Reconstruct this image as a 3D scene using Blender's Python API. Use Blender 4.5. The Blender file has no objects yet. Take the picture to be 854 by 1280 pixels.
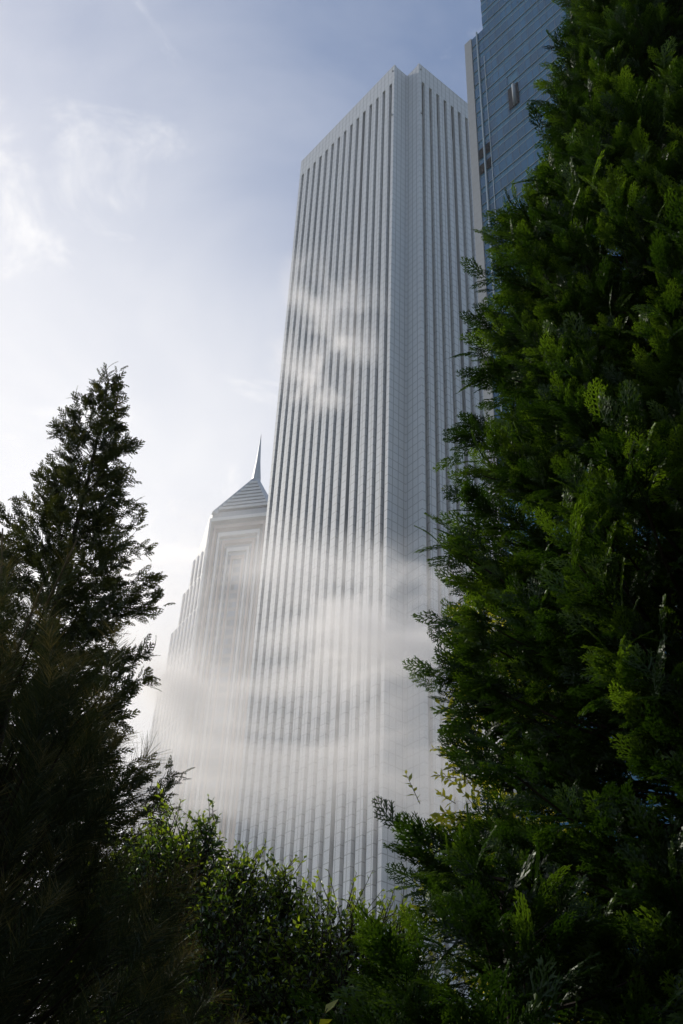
import bpy, math, random
import numpy as np
from mathutils import Matrix, Vector

random.seed(7)
rng = np.random.default_rng(11)
scene = bpy.context.scene
COL = scene.collection

# ------------------------------------------------------------------ camera
cam_data = bpy.data.cameras.new("camera")
cam = bpy.data.objects.new("camera", cam_data)
COL.objects.link(cam)
PITCH, ROLL = 0.6729, 0.0476
cp, sp, cr, sr = math.cos(PITCH), math.sin(PITCH), math.cos(ROLL), math.sin(ROLL)
fwd = Vector((0, cp, sp)); rt = Vector((1, 0, 0)); up = Vector((0, -sp, cp))
cx_, cy_ = cr * rt + sr * up, -sr * rt + cr * up
M = Matrix((cx_, cy_, -fwd)).transposed().to_4x4()
M.translation = Vector((0, 0, 1.6))
cam.matrix_world = M
cam_data.sensor_fit = 'VERTICAL'
cam_data.sensor_height = 36.0
cam_data.lens = 1455.5 / 1280 * 36
cam_data.clip_start = 0.1
cam_data.clip_end = 6000
scene.camera = cam

# ------------------------------------------------------------------ light
SUN_AZ, SUN_EL = math.radians(-49), math.radians(41)
sun_dir = Vector((math.sin(SUN_AZ) * math.cos(SUN_EL), math.cos(SUN_AZ) * math.cos(SUN_EL), math.sin(SUN_EL)))
sun_data = bpy.data.lights.new("sun", 'SUN')
sun_data.energy = 3.0
sun_data.angle = math.radians(0.5)
sun_data.color = (1.0, 0.93, 0.82)
sun = bpy.data.objects.new("sun", sun_data)
COL.objects.link(sun)
sun.rotation_euler = sun_dir.to_track_quat('Z', 'Y').to_euler()

world = bpy.data.worlds.new("World")
scene.world = world
world.use_nodes = True
wn, wl = world.node_tree.nodes, world.node_tree.links
wn.clear()


def node(nt, kind, **kw):
    n = nt.nodes.new(kind)
    for k, v in kw.items():
        if k.startswith("i_"):
            key = k[2:]
            key = int(key) if key.isdigit() else key
            n.inputs[key].default_value = v
        else:
            setattr(n, k, v)
    return n


def math_node(nt, op, a, b=None, c=None, clamp=False):
    n = nt.nodes.new("ShaderNodeMath")
    n.operation = op
    n.use_clamp = clamp
    for i, x in enumerate((a, b, c)):
        if x is None:
            continue
        if isinstance(x, (int, float)):
            n.inputs[i].default_value = x
        else:
            nt.links.new(x, n.inputs[i])
    return n.outputs[0]


def smooth(nt, x, lo, hi, a=0.0, b=1.0):
    n = nt.nodes.new("ShaderNodeMapRange")
    n.interpolation_type = 'SMOOTHSTEP'
    nt.links.new(x, n.inputs[0])
    n.inputs[1].default_value, n.inputs[2].default_value = lo, hi
    n.inputs[3].default_value, n.inputs[4].default_value = a, b
    return n.outputs[0]


def mix_rgb(nt, f, a, b, mode='MIX'):
    n = nt.nodes.new("ShaderNodeMix")
    n.data_type = 'RGBA'
    n.blend_type = mode
    for sock, x in ((n.inputs[0], f), (n.inputs[6], a), (n.inputs[7], b)):
        if isinstance(x, (int, float)):
            sock.default_value = x
        elif isinstance(x, tuple):
            sock.default_value = x if len(x) == 4 else (*x, 1)
        else:
            nt.links.new(x, sock)
    return n.outputs[2]


wt = world.node_tree
sky = node(wt, "ShaderNodeTexSky", sky_type='NISHITA', sun_disc=False, sun_elevation=SUN_EL, sun_rotation=SUN_AZ,
           air_density=1.0, dust_density=0.7, ozone_density=1.5)
tc = node(wt, "ShaderNodeTexCoord")
# thin cloud: three-dimensional noise on the view direction, thicker towards the low western sky
mp = node(wt, "ShaderNodeMapping")
mp.inputs['Scale'].default_value = (1.0, 1.0, 1.6)
mp.inputs['Location'].default_value = (0.35, 0.1, 0.2)
wl.new(tc.outputs['Generated'], mp.inputs['Vector'])
n1 = node(wt, "ShaderNodeTexNoise", i_Scale=3.2, i_Detail=8.0, i_Roughness=0.55, i_Distortion=0.35)
wl.new(mp.outputs[0], n1.inputs['Vector'])
n2 = node(wt, "ShaderNodeTexNoise", i_Scale=8.0, i_Detail=9.0, i_Roughness=0.62, i_Distortion=0.5)
wl.new(mp.outputs[0], n2.inputs['Vector'])
dot = node(wt, "ShaderNodeVectorMath", operation='DOT_PRODUCT')
wl.new(tc.outputs['Generated'], dot.inputs[0])
dot.inputs[1].default_value = Vector((-0.45, 0.75, 0.30)).normalized()
bank = smooth(wt, dot.outputs['Value'], 0.69, 0.955)
wide = smooth(wt, n1.outputs['Fac'], 0.30, 0.75)
wisp = smooth(wt, n2.outputs['Fac'], 0.54, 0.80)
cov = math_node(wt, 'ADD', math_node(wt, 'MULTIPLY', wide, 0.24), math_node(wt, 'MULTIPLY', bank, 0.78))
cov = math_node(wt, 'ADD', math_node(wt, 'ADD', cov, 0.08), math_node(wt, 'MULTIPLY', wisp, 0.42), clamp=True)
hsv = node(wt, "ShaderNodeHueSaturation", i_Saturation=1.3, i_Value=1.0)
wl.new(sky.outputs[0], hsv.inputs['Color'])
CLOUD = (9.7, 9.6, 9.65)
skycol = mix_rgb(wt, cov, hsv.outputs[0], CLOUD)
bg = node(wt, "ShaderNodeBackground", i_Strength=0.108)
wl.new(skycol, bg.inputs['Color'])
wo = node(wt, "ShaderNodeOutputWorld")
wl.new(bg.outputs[0], wo.inputs['Surface'])

vs = scene.view_settings
vs.view_transform = 'Standard'
vs.look = 'None'
vs.exposure = 0.0
vs.gamma = 1.0
vs.use_curve_mapping = False
cy = scene.cycles
cy.use_denoising = True
cy.max_bounces = 6
cy.diffuse_bounces = 3
cy.glossy_bounces = 3
cy.transmission_bounces = 4
cy.volume_bounces = 3
cy.transparent_max_bounces = 8
cy.volume_step_rate = 1.0
cy.volume_max_steps = 256
cy.sample_clamp_indirect = 4.0


# ------------------------------------------------------------------ helpers
def tag(o, label=None, cat=None, group=None, kind=None):
    for k, v in (("label", label), ("category", cat), ("group", group), ("kind", kind)):
        if v:
            o[k] = v
    return o


def empty(name, loc=(0, 0, 0), rz=0.0):
    o = bpy.data.objects.new(name, None)
    COL.objects.link(o)
    o.location = loc
    o.rotation_euler = (0, 0, rz)
    return o


def mesh_np(name, V, F, mat, parent=None, tint=None, smooth_shade=False):
    """V (n,3); F a list/array of equal-length faces, or a list of mixed faces."""
    me = bpy.data.meshes.new(name)
    V = np.asarray(V, dtype=np.float32)
    if isinstance(F, np.ndarray):
        m, k = F.shape
        me.vertices.add(len(V)); me.loops.add(m * k); me.polygons.add(m)
        me.vertices.foreach_set("co", V.ravel())
        me.loops.foreach_set("vertex_index", F.astype(np.int32).ravel())
        me.polygons.foreach_set("loop_start", np.arange(0, m * k, k, dtype=np.int32))
        if smooth_shade:
            me.polygons.foreach_set("use_smooth", np.ones(m, dtype=bool))
        me.update(calc_edges=True)
    else:
        me.from_pydata([tuple(map(float, v)) for v in V], [], [tuple(f) for f in F])
        if smooth_shade:
            for p in me.polygons:
                p.use_smooth = True
        me.update()
    if tint is not None:
        at = me.attributes.new("tint", 'FLOAT', 'FACE')
        at.data.foreach_set("value", np.asarray(tint, dtype=np.float32))
    me.materials.append(mat)
    o = bpy.data.objects.new(name, me)
    COL.objects.link(o)
    if parent is not None:
        o.parent = parent
    return o


class MB:
    """Collects boxes, prisms and tubes into one mesh."""
    def __init__(self):
        self.v, self.f = [], []

    def box(self, x0, x1, y0, y1, z0, z1):
        n = len(self.v)
        self.v += [(x0, y0, z0), (x1, y0, z0), (x1, y1, z0), (x0, y1, z0), (x0, y0, z1), (x1, y0, z1), (x1, y1, z1), (x0, y1, z1)]
        self.f += [tuple(n + i for i in q) for q in ((0, 3, 2, 1), (4, 5, 6, 7), (0, 1, 5, 4), (1, 2, 6, 5), (2, 3, 7, 6), (3, 0, 4, 7))]
        return self

    def prism(self, poly, z0, z1, top=None):
        """poly counter-clockwise; top an optional polygon of the same count at z1"""
        n, k = len(self.v), len(poly)
        top = top or poly
        self.v += [(x, y, z0) for x, y in poly] + [(x, y, z1) for x, y in top]
        self.f += [tuple(range(n + k - 1, n - 1, -1)), tuple(range(n + k, n + 2 * k))]
        self.f += [(n + i, n + (i + 1) % k, n + k + (i + 1) % k, n + k + i) for i in range(k)]
        return self

    def tube(self, pts, radii, seg=8):
        pts = [Vector(p) for p in pts]
        n = len(self.v)
        for i, p in enumerate(pts):
            t = (pts[min(i + 1, len(pts) - 1)] - pts[max(i - 1, 0)]).normalized()
            a = t.cross(Vector((0.3, 0.9, 0.2))).normalized()
            b = t.cross(a)
            for s in range(seg):
                w = 2 * math.pi * s / seg
                self.v.append(tuple(p + (a * math.cos(w) + b * math.sin(w)) * radii[i]))
        for i in range(len(pts) - 1):
            for s in range(seg):
                s2 = (s + 1) % seg
                self.f.append((n + i * seg + s, n + i * seg + s2, n + (i + 1) * seg + s2, n + (i + 1) * seg + s))
        self.f.append(tuple(n + s for s in range(seg))[::-1])
        self.f.append(tuple(n + (len(pts) - 1) * seg + s for s in range(seg)))
        return self

    def build(self, name, mat, parent=None, smooth_shade=False):
        return mesh_np(name, self.v, self.f, mat, parent, smooth_shade=smooth_shade)


def new_mat(name):
    m = bpy.data.materials.new(name)
    m.use_nodes = True
    nt = m.node_tree
    nt.nodes.clear()
    out = nt.nodes.new("ShaderNodeOutputMaterial")
    return m, nt, out


def principled(nt, out, color, rough, metallic=0.0, spec=0.5):
    b = nt.nodes.new("ShaderNodeBsdfPrincipled")
    if isinstance(color, tuple):
        b.inputs['Base Color'].default_value = (*color, 1)
    else:
        nt.links.new(color, b.inputs['Base Color'])
    if isinstance(rough, (int, float)):
        b.inputs['Roughness'].default_value = rough
    else:
        nt.links.new(rough, b.inputs['Roughness'])
    b.inputs['Metallic'].default_value = metallic
    b.inputs['Specular IOR Level'].default_value = spec
    nt.links.new(b.outputs[0], out.inputs['Surface'])
    return b


def lines(nt, coord, period, width, offset=0.0):
    """1 on thin lines every period along coord"""
    x = math_node(nt, 'DIVIDE', math_node(nt, 'ADD', coord, offset), period)
    fr = math_node(nt, 'FRACT', x)
    d = math_node(nt, 'ABSOLUTE', math_node(nt, 'SUBTRACT', fr, 0.5))
    return math_node(nt, 'GREATER_THAN', d, 0.5 - width / period / 2)


def cell_noise(nt, vec, scale):
    mpn = nt.nodes.new("ShaderNodeVectorMath")
    mpn.operation = 'MULTIPLY'
    nt.links.new(vec, mpn.inputs[0])
    mpn.inputs[1].default_value = scale
    fl = nt.nodes.new("ShaderNodeVectorMath"); fl.operation = 'FLOOR'
    nt.links.new(mpn.outputs[0], fl.inputs[0])
    w = nt.nodes.new("ShaderNodeTexWhiteNoise")
    w.noise_dimensions = '3D'
    nt.links.new(fl.outputs[0], w.inputs['Vector'])
    return w.outputs['Value']


def obj_coord(nt):
    t = nt.nodes.new("ShaderNodeTexCoord")
    s = nt.nodes.new("ShaderNodeSeparateXYZ")
    nt.links.new(t.outputs['Object'], s.inputs[0])
    return t.outputs['Object'], s.outputs


def stone_mat(name, base, joint, ph, pw, jw=0.09, var=0.10, xoff=0.37, yoff=0.37):
    m, nt, out = new_mat(name)
    vec, (x, y, z) = obj_coord(nt)
    j = math_node(nt, 'MAXIMUM', lines(nt, z, ph, jw), math_node(nt, 'MAXIMUM', lines(nt, x, pw, jw, xoff), lines(nt, y, pw, jw, yoff)))
    cn = cell_noise(nt, vec, (1 / pw, 1 / pw, 1 / ph))
    nz = node(nt, "ShaderNodeTexNoise", i_Scale=0.05, i_Detail=6.0, i_Roughness=0.6)
    nt.links.new(vec, nz.inputs['Vector'])
    fac = math_node(nt, 'ADD', math_node(nt, 'MULTIPLY', cn, var), math_node(nt, 'MULTIPLY', nz.outputs['Fac'], var * 1.6))
    dark = tuple(c * 0.72 for c in base)
    col = mix_rgb(nt, fac, base, dark)
    col = mix_rgb(nt, math_node(nt, 'MULTIPLY', j, 0.8), col, joint)
    principled(nt, out, col, 0.55, spec=0.4)
    return m


def plain_mat(name, base, rough, metallic=0.0, spec=0.5, var=0.15, scale=0.5):
    m, nt, out = new_mat(name)
    vec, _ = obj_coord(nt)
    nz = node(nt, "ShaderNodeTexNoise", i_Scale=scale, i_Detail=5.0)
    nt.links.new(vec, nz.inputs['Vector'])
    col = mix_rgb(nt, nz.outputs['Fac'], tuple(c * (1 - var) for c in base), tuple(min(1, c * (1 + var)) for c in base))
    principled(nt, out, col, rough, metallic, spec)
    return m


def glass_mat(name, base, floor_h, spandrel, rough=0.12, spand_share=0.35, pane_w=1.5, metallic=0.0, dark_above=None, var=0.5, spec=0.5):
    """curtain glass: panes of slightly different tone, a spandrel at every floor"""
    m, nt, out = new_mat(name)
    vec, (x, y, z) = obj_coord(nt)
    cn = cell_noise(nt, vec, (1 / pane_w, 1 / pane_w, 1 / floor_h))
    col = mix_rgb(nt, cn, tuple(c * (1 - var) for c in base), tuple(c * (1 + var) for c in base))
    fr = math_node(nt, 'FRACT', math_node(nt, 'DIVIDE', z, floor_h))
    sp_ = math_node(nt, 'LESS_THAN', fr, spand_share)
    if dark_above is not None:
        sp_ = math_node(nt, 'MULTIPLY', sp_, math_node(nt, 'LESS_THAN', z, dark_above))
    col = mix_rgb(nt, sp_, col, spandrel)
    b = principled(nt, out, col, rough, metallic, spec)
    bump = node(nt, "ShaderNodeBump", i_Strength=0.15, i_Distance=0.05)
    nz = node(nt, "ShaderNodeTexNoise", i_Scale=0.6, i_Detail=2.0)
    nt.links.new(vec, nz.inputs['Vector'])
    nt.links.new(math_node(nt, 'ADD', nz.outputs['Fac'], math_node(nt, 'MULTIPLY', cn, 0.6)), bump.inputs['Height'])
    nt.links.new(bump.outputs[0], b.inputs['Normal'])
    return m


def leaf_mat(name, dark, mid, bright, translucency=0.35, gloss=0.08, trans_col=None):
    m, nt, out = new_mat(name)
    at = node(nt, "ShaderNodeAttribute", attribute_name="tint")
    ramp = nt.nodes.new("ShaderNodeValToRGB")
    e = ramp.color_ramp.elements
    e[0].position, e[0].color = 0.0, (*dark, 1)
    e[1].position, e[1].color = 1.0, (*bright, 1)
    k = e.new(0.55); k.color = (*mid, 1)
    nt.links.new(at.outputs['Fac'], ramp.inputs[0])
    dif = node(nt, "ShaderNodeBsdfDiffuse")
    nt.links.new(ramp.outputs[0], dif.inputs['Color'])
    tr = node(nt, "ShaderNodeBsdfTranslucent")
    tcol = mix_rgb(nt, 1.0, ramp.outputs[0], trans_col or (2.2, 2.0, 0.9), 'MULTIPLY')
    nt.links.new(tcol, tr.inputs['Color'])
    mx = node(nt, "ShaderNodeMixShader", i_0=translucency)
    nt.links.new(dif.outputs[0], mx.inputs[1]); nt.links.new(tr.outputs[0], mx.inputs[2])
    gl = node(nt, "ShaderNodeBsdfGlossy", i_Roughness=0.38)
    gl.inputs['Color'].default_value = (0.9, 0.95, 0.9, 1)
    mx2 = node(nt, "ShaderNodeMixShader", i_0=gloss)
    nt.links.new(mx.outputs[0], mx2.inputs[1]); nt.links.new(gl.outputs[0], mx2.inputs[2])
    nt.links.new(mx2.outputs[0], out.inputs['Surface'])
    return m


def bark_mat(name, base):
    m, nt, out = new_mat(name)
    vec, _ = obj_coord(nt)
    mpn = node(nt, "ShaderNodeMapping")
    mpn.inputs['Scale'].default_value = (18, 18, 2.5)
    nt.links.new(vec, mpn.inputs[0])
    nz = node(nt, "ShaderNodeTexNoise", i_Scale=1.0, i_Detail=6.0)
    nt.links.new(mpn.outputs[0], nz.inputs['Vector'])
    col = mix_rgb(nt, nz.outputs['Fac'], tuple(c * 0.5 for c in base), tuple(c * 1.5 for c in base))
    principled(nt, out, col, 0.9, spec=0.2)
    return m


# ------------------------------------------------------------------ ground
m, nt, out = new_mat("lawn_soil")
vec, _ = obj_coord(nt)
nz = node(nt, "ShaderNodeTexNoise", i_Scale=0.4, i_Detail=8.0)
nt.links.new(vec, nz.inputs['Vector'])
principled(nt, out, mix_rgb(nt, nz.outputs['Fac'], (0.022, 0.035, 0.012), (0.06, 0.075, 0.03)), 0.95, spec=0.2)
S = 3000
tag(mesh_np("ground", [(-S, -S, 0), (S, -S, 0), (S, S, 0), (-S, S, 0)], [(0, 1, 2, 3)], m), kind="structure")

# ------------------------------------------------------------------ white granite skyscraper
GRID = math.atan2(0.619, 0.785)          # the street grid: local +x runs back right, local +y back left


def skyscraper():
    W, H, N, D = 59.1, 346.3, 5.5, 0.9
    root = empty("skyscraper", (13.56, 197.41, 0), GRID)
    tag(root, "tall white granite tower with dark vertical window stripes and a notched corner", "skyscraper")
    stone = stone_mat("white_granite", (0.62, 0.635, 0.665), (0.25, 0.26, 0.28), 2.56, 1.75, jw=0.2, var=0.14)
    glass = glass_mat("stripe_glass", (0.055, 0.068, 0.076), 3.84, (0.17, 0.175, 0.18), rough=0.3, spand_share=0.42, pane_w=0.75, dark_above=321.0, spec=0.3)
    metal = plain_mat("mullion_metal", (0.26, 0.27, 0.28), 0.6)
    top = 337.0
    c = MB()
    # core up to the recess plane, notched at all four corners (plan counter-clockwise)
    def plan(i):   # i: inset
        a, n = i, N
        return [(n, a), (W - n, a), (W - n, n), (W - a, n), (W - a, W - n), (W - n, W - n), (W - n, W - a), (n, W - a), (n, W - n), (a, W - n), (a, n), (n, n)]
    c.prism(plan(D), 0, H - 0.6)
    # top band all round, over the piers
    s0, pitch, sw = N + 1.75, (W - 2 * N - 3.5) / 14, 1.28
    edges = [N] + [e for k in range(15) for e in (s0 + k * pitch - sw / 2, s0 + k * pitch + sw / 2)] + [W - N]
    for k in range(0, len(edges), 2):
        a, b = edges[k], edges[k + 1]
        # little angled piers: flat granite fronts with chamfered arrises
        for (f) in range(4):
            pts = [(a, D), (a + 0.03, 0.0), (b - 0.03, 0.0), (b, D)]
            if f == 0: poly = [(p, q) for p, q in pts]
            elif f == 1: poly = [(W - q, p) for p, q in pts]
            elif f == 2: poly = [(W - p, W - q) for p, q in pts]
            else: poly = [(q, W - p) for p, q in pts]
            c.prism(poly, 0, top)
    for (x0, x1, y0, y1) in ((N, W - N, 0, D), (N, W - N, W - D, W), (0, D, N, W - N), (W - D, W, N, W - N)):
        c.box(x0, x1, y0, y1, top, H)
    # reveal boxes of the notch ends (close the corner returns)
    c.build("wall", stone, root)
    r = MB()
    r.box(9, W - 9, 9, W - 9, H - 0.6, H + 2.5)
    r.build("roof", metal, root)
    first = []
    for f, rz, off in ((0, 0, (0, 0)), (1, math.pi / 2, (W, 0)), (2, math.pi, (W, W)), (3, -math.pi / 2, (0, W))):
        for k in range(15):
            if not first:
                b = MB()
                b.box(-sw / 2 + 0.01, sw / 2 - 0.01, D - 0.06, D - 0.003, 0.0, top - 0.01)
                g = b.build("window_strip", glass, root)
                mb = MB()
                mb.box(-0.10, 0.10, D - 0.42, D - 0.062, 0.0, 319.0)
                mu = mb.build("mullion", metal, g)
                first.append((g, mu))
            else:
                g = first[0][0].copy(); COL.objects.link(g); g.parent = root
                mu = first[0][1].copy(); COL.objects.link(mu); mu.parent = g
            p = s0 + k * pitch
            g.location = (off[0] + p * math.cos(rz), off[1] + p * math.sin(rz), 0)
            g.rotation_euler = (0, 0, rz)
    # small maintenance brackets near the notched corner
    for z in (343.0, 318.5):
        for x, y in ((-0.18, N + 0.7), (N + 0.7, -0.18)):
            b = MB(); b.box(x - 0.18, x + 0.18, y - 0.18, y + 0.18, z, z + 0.5)
            b.build("bracket", metal, root)
    return root


skyscraper()


# ------------------------------------------------------------------ blue glass tower
def blue_tower():
    ang = math.radians(50)
    # local +x: back left along the visible face; local +y: outward normal of that face is -y... built in face coordinates below
    root = empty("office_tower", (20.15, 123.4, 0), math.atan2(-math.sin(ang), math.cos(ang)))
    # local +x runs along the visible face towards the camera's right, local +y into the building
    tag(root, "blue glass office tower with a grey stone edge, behind the tall evergreen's top", "office tower")
    stone = stone_mat("grey_stone", (0.34, 0.345, 0.35), (0.27, 0.26, 0.25), 2.1, 9.0, jw=0.14, xoff=0.5, yoff=0.5)
    glass = glass_mat("blue_glass", (0.012, 0.100, 0.200), 4.6, (0.02, 0.08, 0.15), rough=0.08, spand_share=0.0, pane_w=1.5, var=0.22, spec=0.25)
    spand = glass_mat("spandrel_glass", (0.045, 0.170, 0.275), 4.6, (0.07, 0.14, 0.20), rough=0.25, spand_share=0.0, pane_w=1.5, var=0.12, spec=0.25)
    alu = plain_mat("aluminium", (0.26, 0.34, 0.40), 0.5)
    vent_and_shade = plain_mat("vent_metal_and_terrace_shade", (0.010, 0.017, 0.028), 0.9, spec=0.1)
    HW, HM, FH = 221.0, 270.0, 4.6
    XP, XM, XE = BT_PIER, BT_MAIN, 46.0
    w = MB()
    w.box(0.02, XM - 0.01, 0.31, 34, 0, HW - 0.02)
    w.box(XM, XE, 0.30, 34, 0, HM)
    w.build("core_wall", spand, root)
    p = MB(); p.box(0, XP, 0, 30, 0, HW)
    p.build("stone_pier", stone, root)
    nf = int(HM / FH)
    opening = (BT_OPEN[0], BT_OPEN[1], BT_OPEN[2], BT_OPEN[3])
    for k in range(nf):
        z0 = k * FH
        b = MB()
        wb = MB()
        if z0 + FH < HW:
            b.box(XP + 0.01, XM - 0.02, 0.18, 0.30, z0 + 1.6, z0 + FH - 0.04)
        if z0 < opening[3] and z0 + FH > opening[2]:
            b.box(XM + 0.01, opening[0], 0.18, 0.299, z0 + 1.6, z0 + FH - 0.04)
            b.box(opening[1], XE - 0.02, 0.18, 0.299, z0 + 1.6, z0 + FH - 0.04)
        else:
            b.box(XM + 0.01, XE - 0.02, 0.18, 0.299, z0 + 1.6, z0 + FH - 0.04)
        b.build("window_band", glass, root)
    al = MB()
    for k in range(nf):
        for dz in (0.0, 1.6):
            z = k * FH + dz
            if z < HW - 1:
                al.box(XP + 0.01, XM - 0.02, 0.15, 0.297, z - 0.045, z + 0.045)
            al.box(XM + 0.01, XE, 0.15, 0.296, z - 0.045, z + 0.045)
    al.build("mullion_rail", alu, root)
    v = MB(); v.box(BT_MULL - 0.13, BT_MULL + 0.13, -0.12, 0.145, 0, HW + 0.4)
    v.build("vertical_fin", alu, root)
    v = MB(); v.box(XM - 0.07, XM + 0.07, 0.06, 0.145, 0, HW - 10)
    v.build("corner_fin", alu, root)
    th = MB()
    x = XM + 1.5
    while x < XE:
        th.box(x - 0.03, x + 0.03, 0.15, 0.179, 0, HM); x += 1.5
    th.build("thin_mullion", plain_mat("blue_mullion", (0.03, 0.09, 0.14), 0.5), root)
    for zc in BT_VENTS:
        for a, b_ in ((XP + 0.15, BT_MULL - 0.25), (BT_MULL + 0.25, XM - 0.2)):
            q = MB()
            z = zc
            q.box(a, b_, 0.10, 0.17, zc, zc + 2.6)
            while z < zc + 2.5:
                q.box(a, b_, 0.03, 0.099, z + 0.05, z + 0.2); z += 0.33
            q.build("vent_panel", vent_and_shade, root)
    # open terrace's shade set as a dark panel on the face, with a round column
    t = MB(); t.box(opening[0] + 0.05, opening[1] - 0.05, 0.05, 0.178, opening[2], opening[3])
    t.build("terrace_shade_panel", vent_and_shade, root)
    t = MB(); xc = opening[0] * 0.38 + opening[1] * 0.62
    t.tube([(xc, 0.0, opening[2] + 0.06), (xc, 0.0, opening[3] - 0.06)], [0.36, 0.36], 14)
    t.build("column", plain_mat("column_paint", (0.16, 0.20, 0.24), 0.7), root, smooth_shade=True)
    return root


BT_PIER, BT_MULL, BT_MAIN = 1.75, 3.3, 4.7
BT_OPEN = (9.5, 11.9, 187.0, 193.3)
BT_VENTS = (180.3, 175.7)
blue_tower()


# ------------------------------------------------------------------ stepped tower with a spire
def spire_tower():
    # local +x to the right, local -y towards the viewer: the cut corner face, turned 45 degrees from the street grid
    root = empty("stepped_skyscraper", (-33.2, 345.0, 0), math.radians(-14))
    tag(root, "misty pale stepped tower with a pyramid top and needle spire, behind the white tower", "skyscraper")
    stone = stone_mat("pale_granite", (0.43, 0.445, 0.475), (0.29, 0.30, 0.32), 3.7, 1.9, jw=0.12)
    rose = plain_mat("rose_granite", (0.48, 0.38, 0.33), 0.6, scale=0.1)
    glass = glass_mat("tower_glass", (0.10, 0.15, 0.22), 3.7, (0.24, 0.24, 0.25), rough=0.1, spand_share=0.4, pane_w=2.0)
    metal = plain_mat("zinc_coping", (0.46, 0.50, 0.56), 0.45)
    louv = plain_mat("louvre_stone", (0.74, 0.73, 0.72), 0.6)
    DF = 11.5

    tiers = [(0, 150, 37.0), (150, 184, 34.5), (184, 210, 31.5), (210, 226, 28), (226, 240, 24), (240, 252, 20.5), (252, 266.5, 18.5)]
    w = MB()
    for z0, z1, L in tiers:
        Lp = L
        poly = [(-11.6, -DF), (11.6, -DF), (Lp, -DF + (Lp - 11.6)), (Lp, -DF + (Lp - 11.6) + 16), (10, 30), (-10, 30), (-Lp, -DF + (Lp - 11.6) + 16), (-Lp, -DF + (Lp - 11.6))]
        Lq = 13.4 if z0 == 252 else Lp
        w.prism(poly, z0, z1, [(-11.6, -DF), (11.6, -DF), (Lq, -DF + (Lq - 11.6)), (Lq, -DF + (Lq - 11.6) + 16), (10, 30), (-10, 30), (-Lq, -DF + (Lq - 11.6) + 16), (-Lq, -DF + (Lq - 11.6))])
    w.build("wall", stone, root)
    # window strips on the two oblique faces and the cut corner face of each tier
    def strip(x, y, rz, z0, z1, wd, mat, name="window_strip", dp=0.25):
        b = MB(); b.box(-wd / 2, wd / 2, -dp, 0.1, z0, z1)
        o = b.build(name, mat, root)
        o.location = (x, y, 0); o.rotation_euler = (0, 0, rz)
        return o
    for z0, z1, L in tiers[:-1]:
        for s in (-1, 1):
            n = int((L - 11.6) * math.sqrt(2) / 2.6)
            for q in range(n):
                t = (q + 0.5) / n * (L - 11.6)
                strip(s * (11.6 + t), -DF + t, s * math.radians(45), z0 + 0.5, z1 - 0.5, 1.1, glass)
    # nested frames on the cut corner face: each lintel turns down into a pier, stepping in
    zt = 262.0
    for i in range(6):
        hw = 11.4 - i * 1.8
        z = zt - i * 3.3
        f = MB()
        y0, y1 = -DF - 2.6 + i * 0.42, -DF - 0.02
        f.box(-hw, hw, y0, y1, z - 1.5, z)
        f.box(-hw, -hw + 0.7, y0, y1, 0, z - 1.5)
        f.box(hw - 0.7, hw, y0, y1, 0, z - 1.5)
        f.build("portal_frame", louv if i % 2 == 0 else rose, root)
        if i < 5:
            for s in (-1, 1):
                strip(s * (hw - 1.12), -DF, 0, 0.5, z - 2.6, 0.75, glass, dp=0.12)
    strip(0, -DF, 0, 0.5, zt - 5 * 3.3 - 1.6, 2.6, glass, dp=0.12)
    # pyramid
    zb, za, hb = 266.5, 289.0, 10.6
    cyp = -DF + 10.6
    p = MB()
    p.prism([(-hb, cyp - hb), (hb, cyp - hb), (hb, cyp + hb), (-hb, cyp + hb)], zb, za,
            [(-0.4, cyp - 0.4), (0.4, cyp - 0.4), (0.4, cyp + 0.4), (-0.4, cyp + 0.4)])
    p.build("roof", plain_mat("dark_roof", (0.13, 0.14, 0.16), 0.6), root)
    for i in range(8):
        t = (i + 0.3) / 8.6
        h_ = hb * (1 - t) + 0.35 * t
        z = zb + (za - zb) * t
        b = MB(); b.box(-h_ + 0.9 * (1 - t), h_ - 0.9 * (1 - t), cyp - h_ - 1.0, cyp + h_ * 0.2, z, z + 1.05)
        b.build("louvre", louv, root)
    for sx in (-1, 1):
        b = MB()
        b.tube([(sx * (hb + 0.3), cyp - hb - 0.5, zb - 1.0), (sx * 0.4, cyp - 0.6, za + 0.6)], [1.3, 0.8], 4)
        b.build("coping", metal, root)
    sp_ = MB()
    sp_.tube([(0, cyp, za - 3), (0, cyp, za + 2), (0, cyp, za + 10), (0, cyp, za + 24.5)], [1.9, 1.7, 0.9, 0.08], 8)
    sp_.build("spire", metal, root)
    # stepped brackets under the two lower setbacks on the west side
    for (zc, L) in ((209.0, 26.0), (182.0, 28.5)):
        for i in range(4):
            b = MB()
            b.box(-L + 2.2 + i * 1.8, -L + 11 + i * 0.9, -DF + L - 14 - i * 0.4, -DF + L - 8, zc - i * 3.4, zc - i * 3.4 + 1.4)
            b.build("corbel_band", louv, root)
    return root


spire_tower()


# ------------------------------------------------------------------ foliage
def strips_to_quads(P0, P1, w0, w1, droop):
    P0, P1 = np.asarray(P0, float), np.asarray(P1, float)
    w0, w1 = np.asarray(w0, float)[:, None], np.asarray(w1, float)[:, None]
    d = P1 - P0
    pr = np.stack([-d[:, 1], d[:, 0]], 1)
    pr /= np.linalg.norm(pr, axis=1, keepdims=True) + 1e-9
    q = np.stack([P0 - pr * w0, P0 + pr * w0, P1 + pr * w1, P1 - pr * w1], 1)      # (n,4,2)
    z = -droop * (q[..., 0] ** 2) - 0.35 * droop * np.abs(q[..., 1])
    return np.concatenate([q, z[..., None]], -1)


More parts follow.
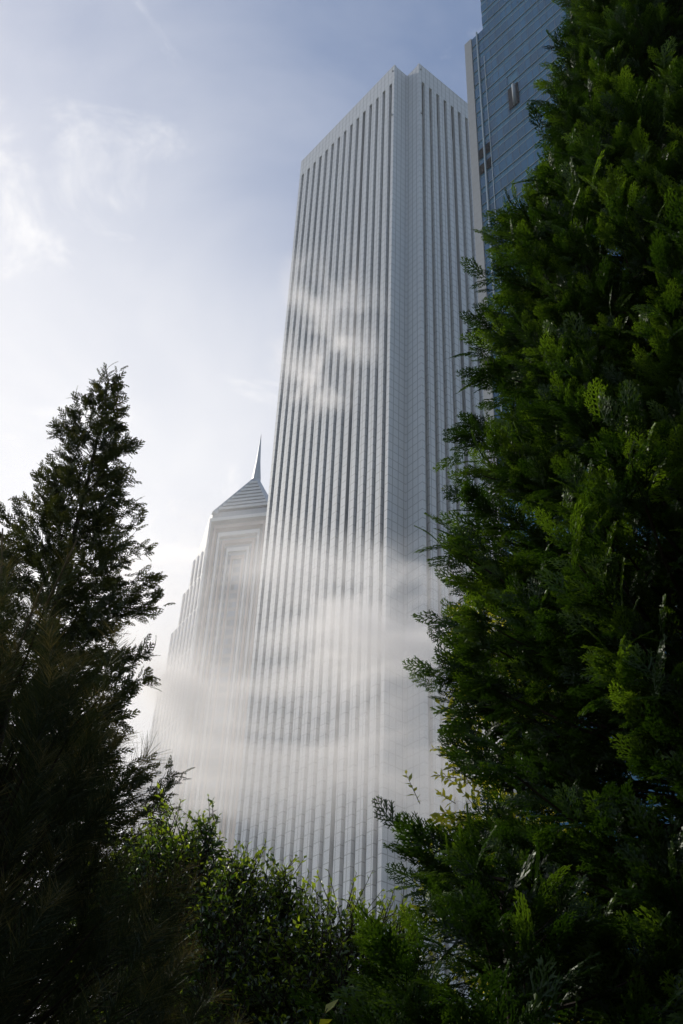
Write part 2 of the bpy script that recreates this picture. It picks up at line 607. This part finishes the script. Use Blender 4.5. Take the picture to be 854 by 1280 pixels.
def spray_template(seed, n=9, sub=4, droop=0.25, wid=1.0):
    """flat scale-leaf spray of a thuja, length 1 along +x in the xy plane"""
    r = np.random.default_rng(seed)
    P0, P1, W0, W1 = [], [], [], []

    def st(a, b, wa, wb):
        P0.append(a); P1.append(b); W0.append(wa); W1.append(wb)
    st((0, 0), (0.5, 0.02), 0.014, 0.012)
    st((0.5, 0.02), (1.0, 0.0), 0.014, 0.009)
    for i in range(n):
        for s in (-1, 1):
            x = 0.08 + 0.86 * (i + 0.5 * (s > 0) + r.uniform(-0.2, 0.2)) / n
            ln = (0.46 * (1 - x) ** 0.75 + 0.08) * r.uniform(0.75, 1.15)
            if i == 0:
                ln *= 0.7
            an = math.radians(r.uniform(34, 52))
            dx, dy = math.cos(an), s * math.sin(an)
            b0 = np.array((x, 0.02 * x))
            mid = b0 + 0.55 * ln * np.array((dx, dy))
            an2 = an * 0.7
            tip = mid + 0.45 * ln * np.array((math.cos(an2), s * math.sin(an2)))
            st(b0, mid, 0.016, 0.016); st(mid, tip, 0.018, 0.007)
            k = max(1, int(round(sub * ln / 0.4)))
            for j in range(k):
                for s2 in (-1, 1):
                    t = (j + 0.6 + 0.3 * (s2 > 0)) / (k + 0.6)
                    q = b0 + t * ln * np.array((math.cos(an * (1 - .25 * t)), s * math.sin(an * (1 - .25 * t))))
                    a3 = s * an + s2 * math.radians(r.uniform(30, 50))
                    l3 = (0.13 * (1 - 0.45 * t)) * r.uniform(0.7, 1.25) * (0.6 + ln)
                    st(q, q + l3 * np.array((math.cos(a3), math.sin(a3))), 0.017, 0.008)
    Q = strips_to_quads(P0, P1, np.array(W0) * wid, np.array(W1) * wid, droop)
    Q[..., 2] += r.normal(0, 0.012, Q.shape[:2])
    return Q


SPRAY_HI = [spray_template(s, 7, 3, 0.3, 0.95) for s in (1, 2, 3)]
SPRAY_LO = [spray_template(s, 4, 1.6, 0.3, 2.3) for s in (4, 5)]


def instance(template, T, X, N, S):
    """place one template at M frames: returns quads (M*Q,4,3)"""
    X = X / (np.linalg.norm(X, axis=1, keepdims=True) + 1e-9)
    Y = np.cross(N, X); Y /= (np.linalg.norm(Y, axis=1, keepdims=True) + 1e-9)
    Z = np.cross(X, Y)
    A = np.stack([X, Y, Z], 1) * S[:, None, None]                # (M,3,3) rows are axes
    V = np.einsum('qkc,mcd->mqkd', template, A) + T[:, None, None, :]
    return V


def foliage_mesh(name, blocks, mat, parent):
    """blocks: list of (quads (M,Q,4,3), tint (M,))"""
    Vs, Ts = [], []
    for q, t in blocks:
        m, n = q.shape[:2]
        Vs.append(q.reshape(-1, 3))
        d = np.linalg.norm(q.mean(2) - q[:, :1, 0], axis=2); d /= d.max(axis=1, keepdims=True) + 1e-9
        Ts.append(np.clip(t[:, None] + 0.42 * (d - 0.6), 0, 1).ravel())  # outer parts brighter: new growth, and sunlit tips put into the tint
    V = np.concatenate(Vs); F = np.arange(len(V)).reshape(-1, 4)
    return mesh_np(name, V, F, mat, parent, tint=np.concatenate(Ts))


bark = bark_mat("bark_brown", (0.035, 0.024, 0.017))
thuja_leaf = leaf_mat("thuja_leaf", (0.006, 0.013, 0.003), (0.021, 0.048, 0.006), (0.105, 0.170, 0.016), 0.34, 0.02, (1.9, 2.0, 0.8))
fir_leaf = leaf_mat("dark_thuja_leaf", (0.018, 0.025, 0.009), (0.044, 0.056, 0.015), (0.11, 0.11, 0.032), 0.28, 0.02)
needle_mat = leaf_mat("pine_needle", (0.014, 0.024, 0.011), (0.028, 0.042, 0.016), (0.15, 0.13, 0.05), 0.32, 0.02, (1.6, 1.4, 0.9))
broad_mat = leaf_mat("shrub_leaf", (0.010, 0.022, 0.005), (0.022, 0.054, 0.010), (0.16, 0.235, 0.024), 0.52, 0.06, (2.6, 2.3, 0.7))
yellow_mat = leaf_mat("yellow_shrub_leaf", (0.10, 0.12, 0.015), (0.26, 0.27, 0.03), (0.42, 0.40, 0.05), 0.55, 0.05, (1.8, 1.7, 0.6))


def conifer(name, label, cat, base, prof, mat, n_boughs, rise=0.3, sc=0.2, sprays=20, seed=1, lean=(0, 0), lod=False,
            zmin=0.4, extra=(), rvar=(0.72, 1.1), trunk_r=0.14, keep_back=0.55, depth=0.3, branch_r=0.012, core=0.0):
    r = np.random.default_rng(seed)
    root = empty(name, (base[0], base[1], 0))
    tag(root, label, cat)
    zs = np.array([p[0] for p in prof]); rs = np.array([p[1] for p in prof])
    o = np.argsort(zs); zs, rs = zs[o], rs[o]
    ztop = zs[-1]
    axis = lambda z: np.array([lean[0] * z, lean[1] * z, z])
    # trunk
    tb = MB()
    zz = np.linspace(0, ztop - 0.12, 14)
    tb.tube([tuple(axis(z) + np.array([0.02 * math.sin(z * 1.3), 0.02 * math.cos(z * 1.1), 0])) for z in zz], [max(0.008, trunk_r * (1 - z / ztop) ** 0.9) for z in zz], 9)
    tb.build("trunk", bark, root, smooth_shade=True)
    # bough tips spread over the crown's surface
    zg = np.linspace(zmin, ztop, 400); wg = np.interp(zg, zs, rs) + 0.10
    cdf = np.cumsum(wg); cdf /= cdf[-1]
    lb = MB()
    groups = {}
    tocam = -np.array([base[0], base[1]]); tocam = tocam / np.linalg.norm(tocam)
    boughs = []
    for i in range(n_boughs):
        zt = np.interp((i + r.uniform()) / n_boughs, cdf, zg)
        az = i * 2.39996 + r.uniform(-0.5, 0.5)
        R = np.interp(zt, zs, rs) * (r.uniform(0.25, 0.6) if r.uniform() < core else r.uniform(*rvar))
        boughs.append((zt, az, max(0.12, R), 1.0))
    boughs += [(e[0], e[1], e[2], e[3]) for e in extra]
    for zt, az, R, size in boughs:
        rad = np.array([math.cos(az), math.sin(az), 0])
        facing = rad[0] * tocam[0] + rad[1] * tocam[1]
        if facing < -0.35 and r.uniform() > keep_back:
            continue
        rise_b = rise * R * r.uniform(0.5, 1.3) + 0.05
        p0 = axis(max(0.1, zt - rise_b)); p1 = axis(zt) + rad * R
        side = np.array([-rad[1], rad[0], 0])
        bend = r.uniform(-0.12, 0.12) * R
        pt = lambda t: p0 + (p1 - p0) * t + np.array([0, 0, 1]) * (-0.18 * R * 4 * t * (1 - t) * 0.5) + side * bend * math.sin(t * 3.1)
        ts = np.linspace(0, 0.96, 5)
        lb.tube([tuple(pt(t)) for t in ts], [branch_r * (1.15 - t) * (0.6 + 0.5 * R) for t in ts], 5)
        m = int(sprays * (0.45 + 0.55 * min(1.3, R)) * size)
        t = np.clip(1 - r.beta(1.0, 2.2, m) * min(0.9, (0.55 if R > 0.8 else 0.95)), 0.05, 1)
        P = np.array([pt(a) for a in t])
        tang = np.array([pt(min(1, a + 0.05)) - pt(a - 0.05) for a in t]); tang /= np.linalg.norm(tang, axis=1, keepdims=True)
        sg = r.choice([-1, 1], m)[:, None]
        spread = r.uniform(0.2, 1.15, m)[:, None] * (1.05 - 0.6 * t)[:, None]
        X = tang + side[None] * sg * spread + np.array([0, 0, 1])[None] * r.normal(0.10, 0.38, m)[:, None]
        Nn = np.array([0, 0, 1.0])[None] * r.uniform(0.3, 1.0, m)[:, None] + rad[None] * r.uniform(-0.1, 1.0, m)[:, None] + r.normal(0, 0.35, (m, 3))
        Sx = sc * r.uniform(0.65, 1.25, m) * (0.85 + 0.25 * size)
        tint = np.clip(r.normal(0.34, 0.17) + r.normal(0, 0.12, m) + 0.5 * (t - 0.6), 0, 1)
        # sprays start a little off the branch
        P = P + r.normal(0, 0.03 + 0.05 * depth, (m, 3))
        hi = (facing > -0.1) and not lod and R > 0.6 * np.interp(zt, zs, rs)
        for ti in range(3 if hi else 2):
            sel = (np.arange(m) % (3 if hi else 2)) == ti
            if sel.any():
                groups.setdefault((hi, ti), []).append((P[sel], X[sel], Nn[sel], Sx[sel], tint[sel]))
    blocks = []
    for (hi, ti), L in groups.items():
        T, X, N_, S_, tt = (np.concatenate([a[k] for a in L]) for k in range(5))
        tpl = (SPRAY_HI if hi else SPRAY_LO)[ti]
        blocks.append((instance(tpl, T, X, N_, S_), tt))
    lb.build("branches", bark, root)
    foliage_mesh("crown", blocks, mat, root)
    return root


# the tall evergreen filling the right side
prof_r = [(z_, r_0 * 0.91) for z_, r_0 in [(13.4, 0.05), (12.4, 0.38), (11.55, 0.60), (10.0, 0.85), (9.2, 0.98), (8.5, 1.24), (8.05, 1.48), (7.4, 1.56), (6.8, 1.66), (6.35, 1.68), (5.7, 1.70), (5.3, 1.92), (4.9, 2.10), (4.6, 1.86), (4.2, 1.84), (3.8, 1.96), (3.0, 2.1), (0.5, 1.9)]]
cam_az = math.atan2(-5.0, -2.33)
extra = [(4.9, cam_az + 0.2, 2.2, 1.3), (5.5, cam_az + 0.0, 2.2, 1.6), (6.3, cam_az + 0.15, 1.95, 1.5), (3.9, cam_az + 0.3, 2.3, 1.5), (4.3, cam_az - 0.35, 2.1, 1.3), (5.3, cam_az + 0.45, 2.1, 1.3), (3.4, math.pi + 0.35, 2.1, 1.0), (3.55, math.pi + 0.6, 2.15, 0.9)]
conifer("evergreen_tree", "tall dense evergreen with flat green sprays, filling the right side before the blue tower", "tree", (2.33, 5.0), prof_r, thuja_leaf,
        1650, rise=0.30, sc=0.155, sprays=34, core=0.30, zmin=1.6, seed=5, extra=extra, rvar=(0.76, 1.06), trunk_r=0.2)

# the feathery conifer against the sky on the left
prof_l = [(12.55, 0.02), (12.1, 0.16), (11.75, 0.36), (11.1, 0.50), (10.6, 0.52), (10.1, 0.76), (9.65, 0.84), (9.2, 1.02), (8.6, 1.05), (8.0, 1.12), (7.5, 1.3), (6.6, 1.6), (5.0, 1.9), (2.0, 2.1), (0.5, 1.8)]
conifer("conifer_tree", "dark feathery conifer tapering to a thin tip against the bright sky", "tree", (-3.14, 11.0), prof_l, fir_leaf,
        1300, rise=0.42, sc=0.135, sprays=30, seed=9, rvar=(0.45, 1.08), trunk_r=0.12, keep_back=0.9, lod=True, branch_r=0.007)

# lower evergreen between the two
prof_s = [(3.2, 0.05), (3.0, 0.22), (2.75, 0.45), (2.4, 0.66), (2.0, 0.8), (1.2, 0.95), (0.3, 0.9)]
conifer("low_evergreen", "low spreading evergreen with drooping dark fronds at the foot of the tall evergreen", "shrub", (0.62, 3.9), prof_s, thuja_leaf,
        230, rise=0.3, sc=0.16, sprays=22, seed=15, rvar=(0.75, 1.15), trunk_r=0.06)


# unseen evergreens added behind and beside the viewpoint, outside the picture: they shade the near foliage
prof_b = [(11.5, 0.1), (9.0, 1.5), (6.0, 2.4), (3.0, 2.8), (0.6, 2.5)]
for bx, by, lab in ((1.8, -3.9, "unseen evergreen added for shade, straight behind the viewpoint"),
                    (4.9, -1.3, "unseen evergreen added for shade behind the viewpoint, on the side of the tall evergreen"), (7.4, 2.6, "unseen evergreen added for shade beside the tall evergreen, away from the towers")):
    conifer("added_shade_evergreen", lab, "tree", (bx, by), prof_b, fir_leaf, 330, rise=0.3, sc=0.55, sprays=12, seed=int(40 + bx), rvar=(0.6, 1.1), trunk_r=0.22, keep_back=1.0, lod=True)['group'] = "added shade evergreens around the viewpoint"


# broad-leaved shrubs
def leaf_template():
    v = np.array([[(0, 0, 0), (0.42, 0.24, 0.07), (0.98, 0.0, -0.05), (0.5, 0.0, 0.0)], [(0, 0, 0), (0.5, 0, 0), (0.98, 0, -0.05), (0.42, -0.24, 0.07)]], float)
    return v


LEAF = leaf_template()


def shrub(name, label, cat, base, lobes, mat, n_twigs, leaf=0.07, per=9, seed=1, stems=5, tint_mu=0.4, twig_len=0.22):
    """lobes: ellipsoids (x,y,z,rx,ry,rz) in world coordinates that make up the crown"""
    r = np.random.default_rng(seed)
    root = empty(name, (base[0], base[1], 0))
    tag(root, label, cat)
    b0 = np.array([base[0], base[1], 0.0])
    L = np.array(lobes, float)
    wgt = L[:, 3] * L[:, 5]; wgt /= wgt.sum()
    st = MB(); tw = MB()
    for k in range(stems):
        l = L[r.choice(len(L), p=wgt)] if k >= len(L) else L[k % len(L)]
        tip = l[:3] + np.array([r.uniform(-.5, .5) * l[3], r.uniform(-.5, .5) * l[4], r.uniform(0.1, .6) * l[5]]) - b0
        s0 = np.array([r.uniform(-.15, .15), r.uniform(-.15, .15), 0])
        pts = [s0 * (1 - t) + tip * t + np.array([r.uniform(-.04, .04), r.uniform(-.04, .04), 0]) for t in np.linspace(0, 1, 6)]
        st.tube([tuple(p) for p in pts], [0.035 * (1.1 - t) for t in np.linspace(0, 1, 6)], 6)
    st.build("stem", bark, root)
    idx = r.choice(len(L), n_twigs, p=wgt)
    d = r.normal(0, 1, (n_twigs, 3)); d /= np.linalg.norm(d, axis=1, keepdims=True)
    rad = 1 - r.beta(1, 2.4, n_twigs) * 0.75
    bump = 1 + 0.22 * np.sin(d[:, 0] * 5 + idx) * np.cos(d[:, 1] * 6 + d[:, 2] * 4 + 2 * idx)
    C = L[idx, :3] + d * L[idx, 3:6] * (rad * bump)[:, None] - b0
    T, X, N_, S_, tt = [], [], [], [], []
    for i in range(n_twigs):
        out_ = d[i] * np.array([1, 1, 0.6]) + np.array([0, 0, 0.65]) + r.normal(0, 0.35, 3)
        out_ /= np.linalg.norm(out_)
        ln = twig_len * r.uniform(0.5, 1.5)
        p0 = C[i] - out_ * ln * 0.6; p1 = C[i] + out_ * ln * 0.4
        tw.tube([tuple(p0), tuple(p1)], [0.004, 0.0015], 3)
        a = np.cross(out_, r.normal(0, 1, 3)); a /= np.linalg.norm(a); b_ = np.cross(out_, a)
        t_mu = np.clip(r.normal(tint_mu, 0.15), 0, 1)
        for j in range(per):
            t = (j + 0.5) / per
            ph = j * 2.4 + r.uniform(-.4, .4)
            ra = a * math.cos(ph) + b_ * math.sin(ph)
            T.append(p0 + (p1 - p0) * t)
            x = ra * (1.0 - 0.5 * t) + out_ * (0.35 + 0.5 * t) + np.array([0, 0, -0.15])
            X.append(x)
            N_.append(out_ + np.array([0, 0, 0.6]) + r.normal(0, .3, 3))
            S_.append(leaf * r.uniform(0.6, 1.2) * (1.1 - 0.35 * abs(t - 0.4)))
            tt.append(np.clip(t_mu + r.normal(0, 0.1) + 0.25 * (t - 0.5) + 0.3 * (rad[i] - 0.8) + 0.55 * max(0.0, d[i, 2] - 0.2) * (rad[i] > 0.82) - 0.22, 0, 1))  # sunlit tops painted into the tint: upper outer leaves brighter
    tw.build("twig_sprays", bark, root)
    blocks = [(instance(LEAF, np.array(T), np.array(X), np.array(N_), np.array(S_)), np.array(tt))]
    foliage_mesh("crown", blocks, mat, root)
    return root


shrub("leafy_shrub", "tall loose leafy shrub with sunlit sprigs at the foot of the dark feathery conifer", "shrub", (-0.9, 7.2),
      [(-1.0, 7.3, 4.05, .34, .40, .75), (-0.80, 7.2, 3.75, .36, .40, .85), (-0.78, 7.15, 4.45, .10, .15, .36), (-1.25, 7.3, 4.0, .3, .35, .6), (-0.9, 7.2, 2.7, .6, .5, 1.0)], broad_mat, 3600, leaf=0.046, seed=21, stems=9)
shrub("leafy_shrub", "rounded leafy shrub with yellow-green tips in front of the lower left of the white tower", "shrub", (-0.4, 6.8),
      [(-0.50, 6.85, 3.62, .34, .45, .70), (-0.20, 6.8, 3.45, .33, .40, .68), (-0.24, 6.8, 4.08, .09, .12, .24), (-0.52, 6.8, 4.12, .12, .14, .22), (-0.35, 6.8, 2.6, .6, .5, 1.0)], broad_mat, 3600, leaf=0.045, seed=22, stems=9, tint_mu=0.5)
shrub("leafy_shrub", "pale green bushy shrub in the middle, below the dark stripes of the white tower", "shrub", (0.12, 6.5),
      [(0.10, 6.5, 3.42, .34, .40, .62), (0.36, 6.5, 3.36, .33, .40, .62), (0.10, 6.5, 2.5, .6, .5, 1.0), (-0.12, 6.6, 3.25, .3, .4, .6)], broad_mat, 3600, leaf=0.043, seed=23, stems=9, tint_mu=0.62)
shrub("yellow_leaved_tree", "slender yellow-leaved tree glimpsed through the left edge of the tall evergreen", "tree", (1.4, 8.3),
      [(1.30, 8.2, 5.7, .62, .5, 1.0), (1.55, 8.3, 6.8, .62, .5, .8), (1.30, 8.2, 4.6, .62, .5, .9), (1.4, 8.3, 3.2, .6, .5, 1.2)], yellow_mat, 750, leaf=0.08, seed=24, tint_mu=0.6)
shrub("yellow_sprig_shrub", "small shrub with upright yellow leaves at the bottom edge, in front of the low evergreen", "shrub", (0.05, 3.6),
      [(-0.06, 3.6, 2.25, .11, .12, .25), (0.10, 3.6, 2.22, .13, .12, .27), (0.02, 3.6, 1.7, .25, .2, .5)], yellow_mat, 90, leaf=0.075, per=7, seed=25, tint_mu=0.6, twig_len=0.2)


# long-needled pine at the lower left
def pine(name, label, base, shoots, seed=3, nl=0.11):
    r = np.random.default_rng(seed)
    root = empty(name, (base[0], base[1], 0))
    tag(root, label, "tree")
    b0 = np.array([base[0], base[1], 0.0])
    S_ = np.array([s[:3] for s in shoots]) - b0
    ztop = S_[:, 2].max()
    tb = MB(); tb.tube([(0, 0, 0), (0.02, 0.01, ztop * 0.5), (0.0, 0.0, ztop * 0.93)], [0.09, 0.06, 0.012], 8)
    tb.build("trunk", bark, root, smooth_shade=True)
    lb = MB(); blocks = []; tan = plain_mat("shoot_tan", (0.20, 0.14, 0.08), 0.8, scale=20)
    for si, (p, sh) in enumerate(zip(S_, shoots)):
        size = sh[3]
        q = np.array([0, 0, min(ztop * 0.9, max(0.2, p[2] - 0.35 * math.hypot(p[0], p[1]) - 0.15))])
        lb.tube([tuple(q), tuple((q + p) / 2 + np.array([0, 0, -0.06])), tuple(p)], [0.012, 0.007, 0.003], 5)
        up_ = (p - q); up_ /= np.linalg.norm(up_) + 1e-9
        up_ = up_ * 0.6 + np.array([0, 0, 0.7]) + r.normal(0, 0.2, 3); up_ /= np.linalg.norm(up_)
        ln = 0.26 * size
        n = int((420 if si < 7 else 230) * size)
        t = r.uniform(-1.6 if si < 7 else -0.35, 1, n)
        a = np.cross(up_, [0.3, 0.5, 0.1]); a /= np.linalg.norm(a); b_ = np.cross(up_, a)
        ph = r.uniform(0, 6.283, n)
        ra = a[None] * np.cos(ph)[:, None] + b_[None] * np.sin(ph)[:, None]
        X = ra * r.uniform(0.45, 1.0, n)[:, None] + up_[None] * r.uniform(0.35, 0.95, n)[:, None]
        T = p[None] + up_[None] * (t * ln)[:, None]
        nd = np.array([[(0, -0.009, 0), (0, 0.009, 0), (1, 0.004, -0.06), (1, -0.004, -0.06)]], float)
        Sx = nl * size * r.uniform(0.75, 1.15, n) * (1.05 - 0.45 * np.clip(t, 0, 1))
        blocks.append((instance(nd, T, X, r.normal(0, 1, (n, 3)), Sx), np.clip(r.normal(0.3, 0.15, n) + 0.35 * (t > 0.75), 0, 1)))
        k_ = len(blocks)
        if k_ <= 7 and k_ % 2:
            cand = MB(); cand.tube([tuple(p), tuple(p + up_ * ln * 1.3)], [0.008 * size, 0.004 * size], 6)
            cand.build("shoot_tip", tan, root)
    lb.build("branches", bark, root)
    foliage_mesh("crown", blocks, needle_mat, root)
    return root


r_ = np.random.default_rng(31)
pine_shoots = [(-1.34, 4.5, 4.55, 1.0), (-1.0, 4.5, 4.10, 1.1), (-1.42, 4.5, 4.3, 1.0), (-1.33, 4.5, 3.93, 1.1), (-1.6, 4.6, 4.7, 1.0), (-1.05, 4.5, 3.78, 1.1), (-1.2, 4.4, 3.6, 1.1)]
def pine_top(x):
    return np.interp(x, [-2.4, -1.6, -1.3, -1.0, -0.8, -0.55, -0.4], [4.9, 4.6, 4.35, 3.95, 3.4, 3.2, 2.9])
for _ in range(420):
    x = r_.uniform(-2.3, -0.42); y_ = r_.uniform(3.9, 5.4)
    z = pine_top(x * 4.5 / y_) - 0.12 - r_.beta(1, 1.6) * 2.3
    z = 1.6 + (z - 1.6) * (y_ / 4.5 if y_ < 4.5 else 1.0)
    pine_shoots.append((x, y_, max(0.5, z), r_.uniform(0.85, 1.25)))
pine("pine_tree", "dark long-needled pine with tan upright shoot tips at the lower left corner", (-1.5, 4.8), pine_shoots, nl=0.13)


# ------------------------------------------------------------------ mist and air
def mist(name, loc, half, density, nscale, lo, hi, seed, stretch=(1, 1, 1), aniso=0.35, rz=0.0, detail=4.0, dist=1.0, soft=1.0, floor=0.0):
    b = MB(); b.box(-half[0], half[0], -half[1], half[1], -half[2], half[2])
    m, nt, out = new_mat(name)
    t = nt.nodes.new("ShaderNodeTexCoord")
    n1_ = node(nt, "ShaderNodeMapping")
    n1_.inputs['Location'].default_value = (seed * 13.7, seed * 7.1, seed * 3.3)
    n1_.inputs['Scale'].default_value = tuple(s * nscale for s in stretch)
    nt.links.new(t.outputs['Object'], n1_.inputs[0])
    nz_ = node(nt, "ShaderNodeTexNoise", i_Scale=1.0, i_Detail=detail, i_Roughness=0.6, i_Distortion=dist)
    nt.links.new(n1_.outputs[0], nz_.inputs['Vector'])
    d = smooth(nt, nz_.outputs['Fac'], lo, hi, floor, 1.0)
    sc_ = nt.nodes.new("ShaderNodeVectorMath"); sc_.operation = 'MULTIPLY'
    nt.links.new(t.outputs['Object'], sc_.inputs[0])
    sc_.inputs[1].default_value = tuple(1 / h for h in half)
    ln = nt.nodes.new("ShaderNodeVectorMath"); ln.operation = 'LENGTH'
    nt.links.new(sc_.outputs[0], ln.inputs[0])
    fall = smooth(nt, ln.outputs['Value'], 1.0, 1.0 - soft)
    pv = node(nt, "ShaderNodeVolumePrincipled", i_Anisotropy=aniso)
    pv.inputs['Color'].default_value = (1.0, 0.975, 0.96, 1)
    nt.links.new(math_node(nt, 'MULTIPLY', math_node(nt, 'MULTIPLY', d, fall), density), pv.inputs['Density'])
    nt.links.new(pv.outputs[0], out.inputs['Volume'])
    o = b.build(name, m)
    o.location = loc; o.rotation_euler = (0, 0, rz)
    tag(o, kind="stuff")
    return o


mist("mist", (-10, 150, 88), (70, 15, 36), 0.30, 1 / 20, 0.46, 0.70, 1.0, stretch=(0.6, 1, 1.3), soft=0.95, detail=12.0, aniso=0.5, dist=0.5)
mist("mist", (6, 158, 104), (34, 10, 20), 0.30, 1 / 12, 0.47, 0.68, 7.7, stretch=(0.6, 1, 1.25), soft=0.95, detail=12.0, aniso=0.5, dist=0.6)
mist("mist", (-5, 152, 166), (15, 10, 30), 0.26, 1 / 10, 0.49, 0.70, 2.3, stretch=(1, 1, 1.1), soft=0.95, detail=12.0, aniso=0.5, dist=0.6)
mist("mist", (-48, 284, 146), (66, 24, 112), 0.042, 1 / 26, 0.38, 0.72, 4.1, stretch=(0.7, 1, 1.4), soft=0.9, floor=0.3, aniso=0.5, detail=7.0)
# even air over the whole place
hb_ = MB(); hb_.box(-3050, 3050, -3050, 3050, -1.0, 400.0)
m, nt, out = new_mat("air")
pv = node(nt, "ShaderNodeVolumePrincipled", i_Density=0.00017, i_Anisotropy=0.3)
pv.inputs['Color'].default_value = (0.95, 0.96, 1.0, 1)
nt.links.new(pv.outputs[0], out.inputs['Volume'])
tag(hb_.build("haze", m), kind="stuff")
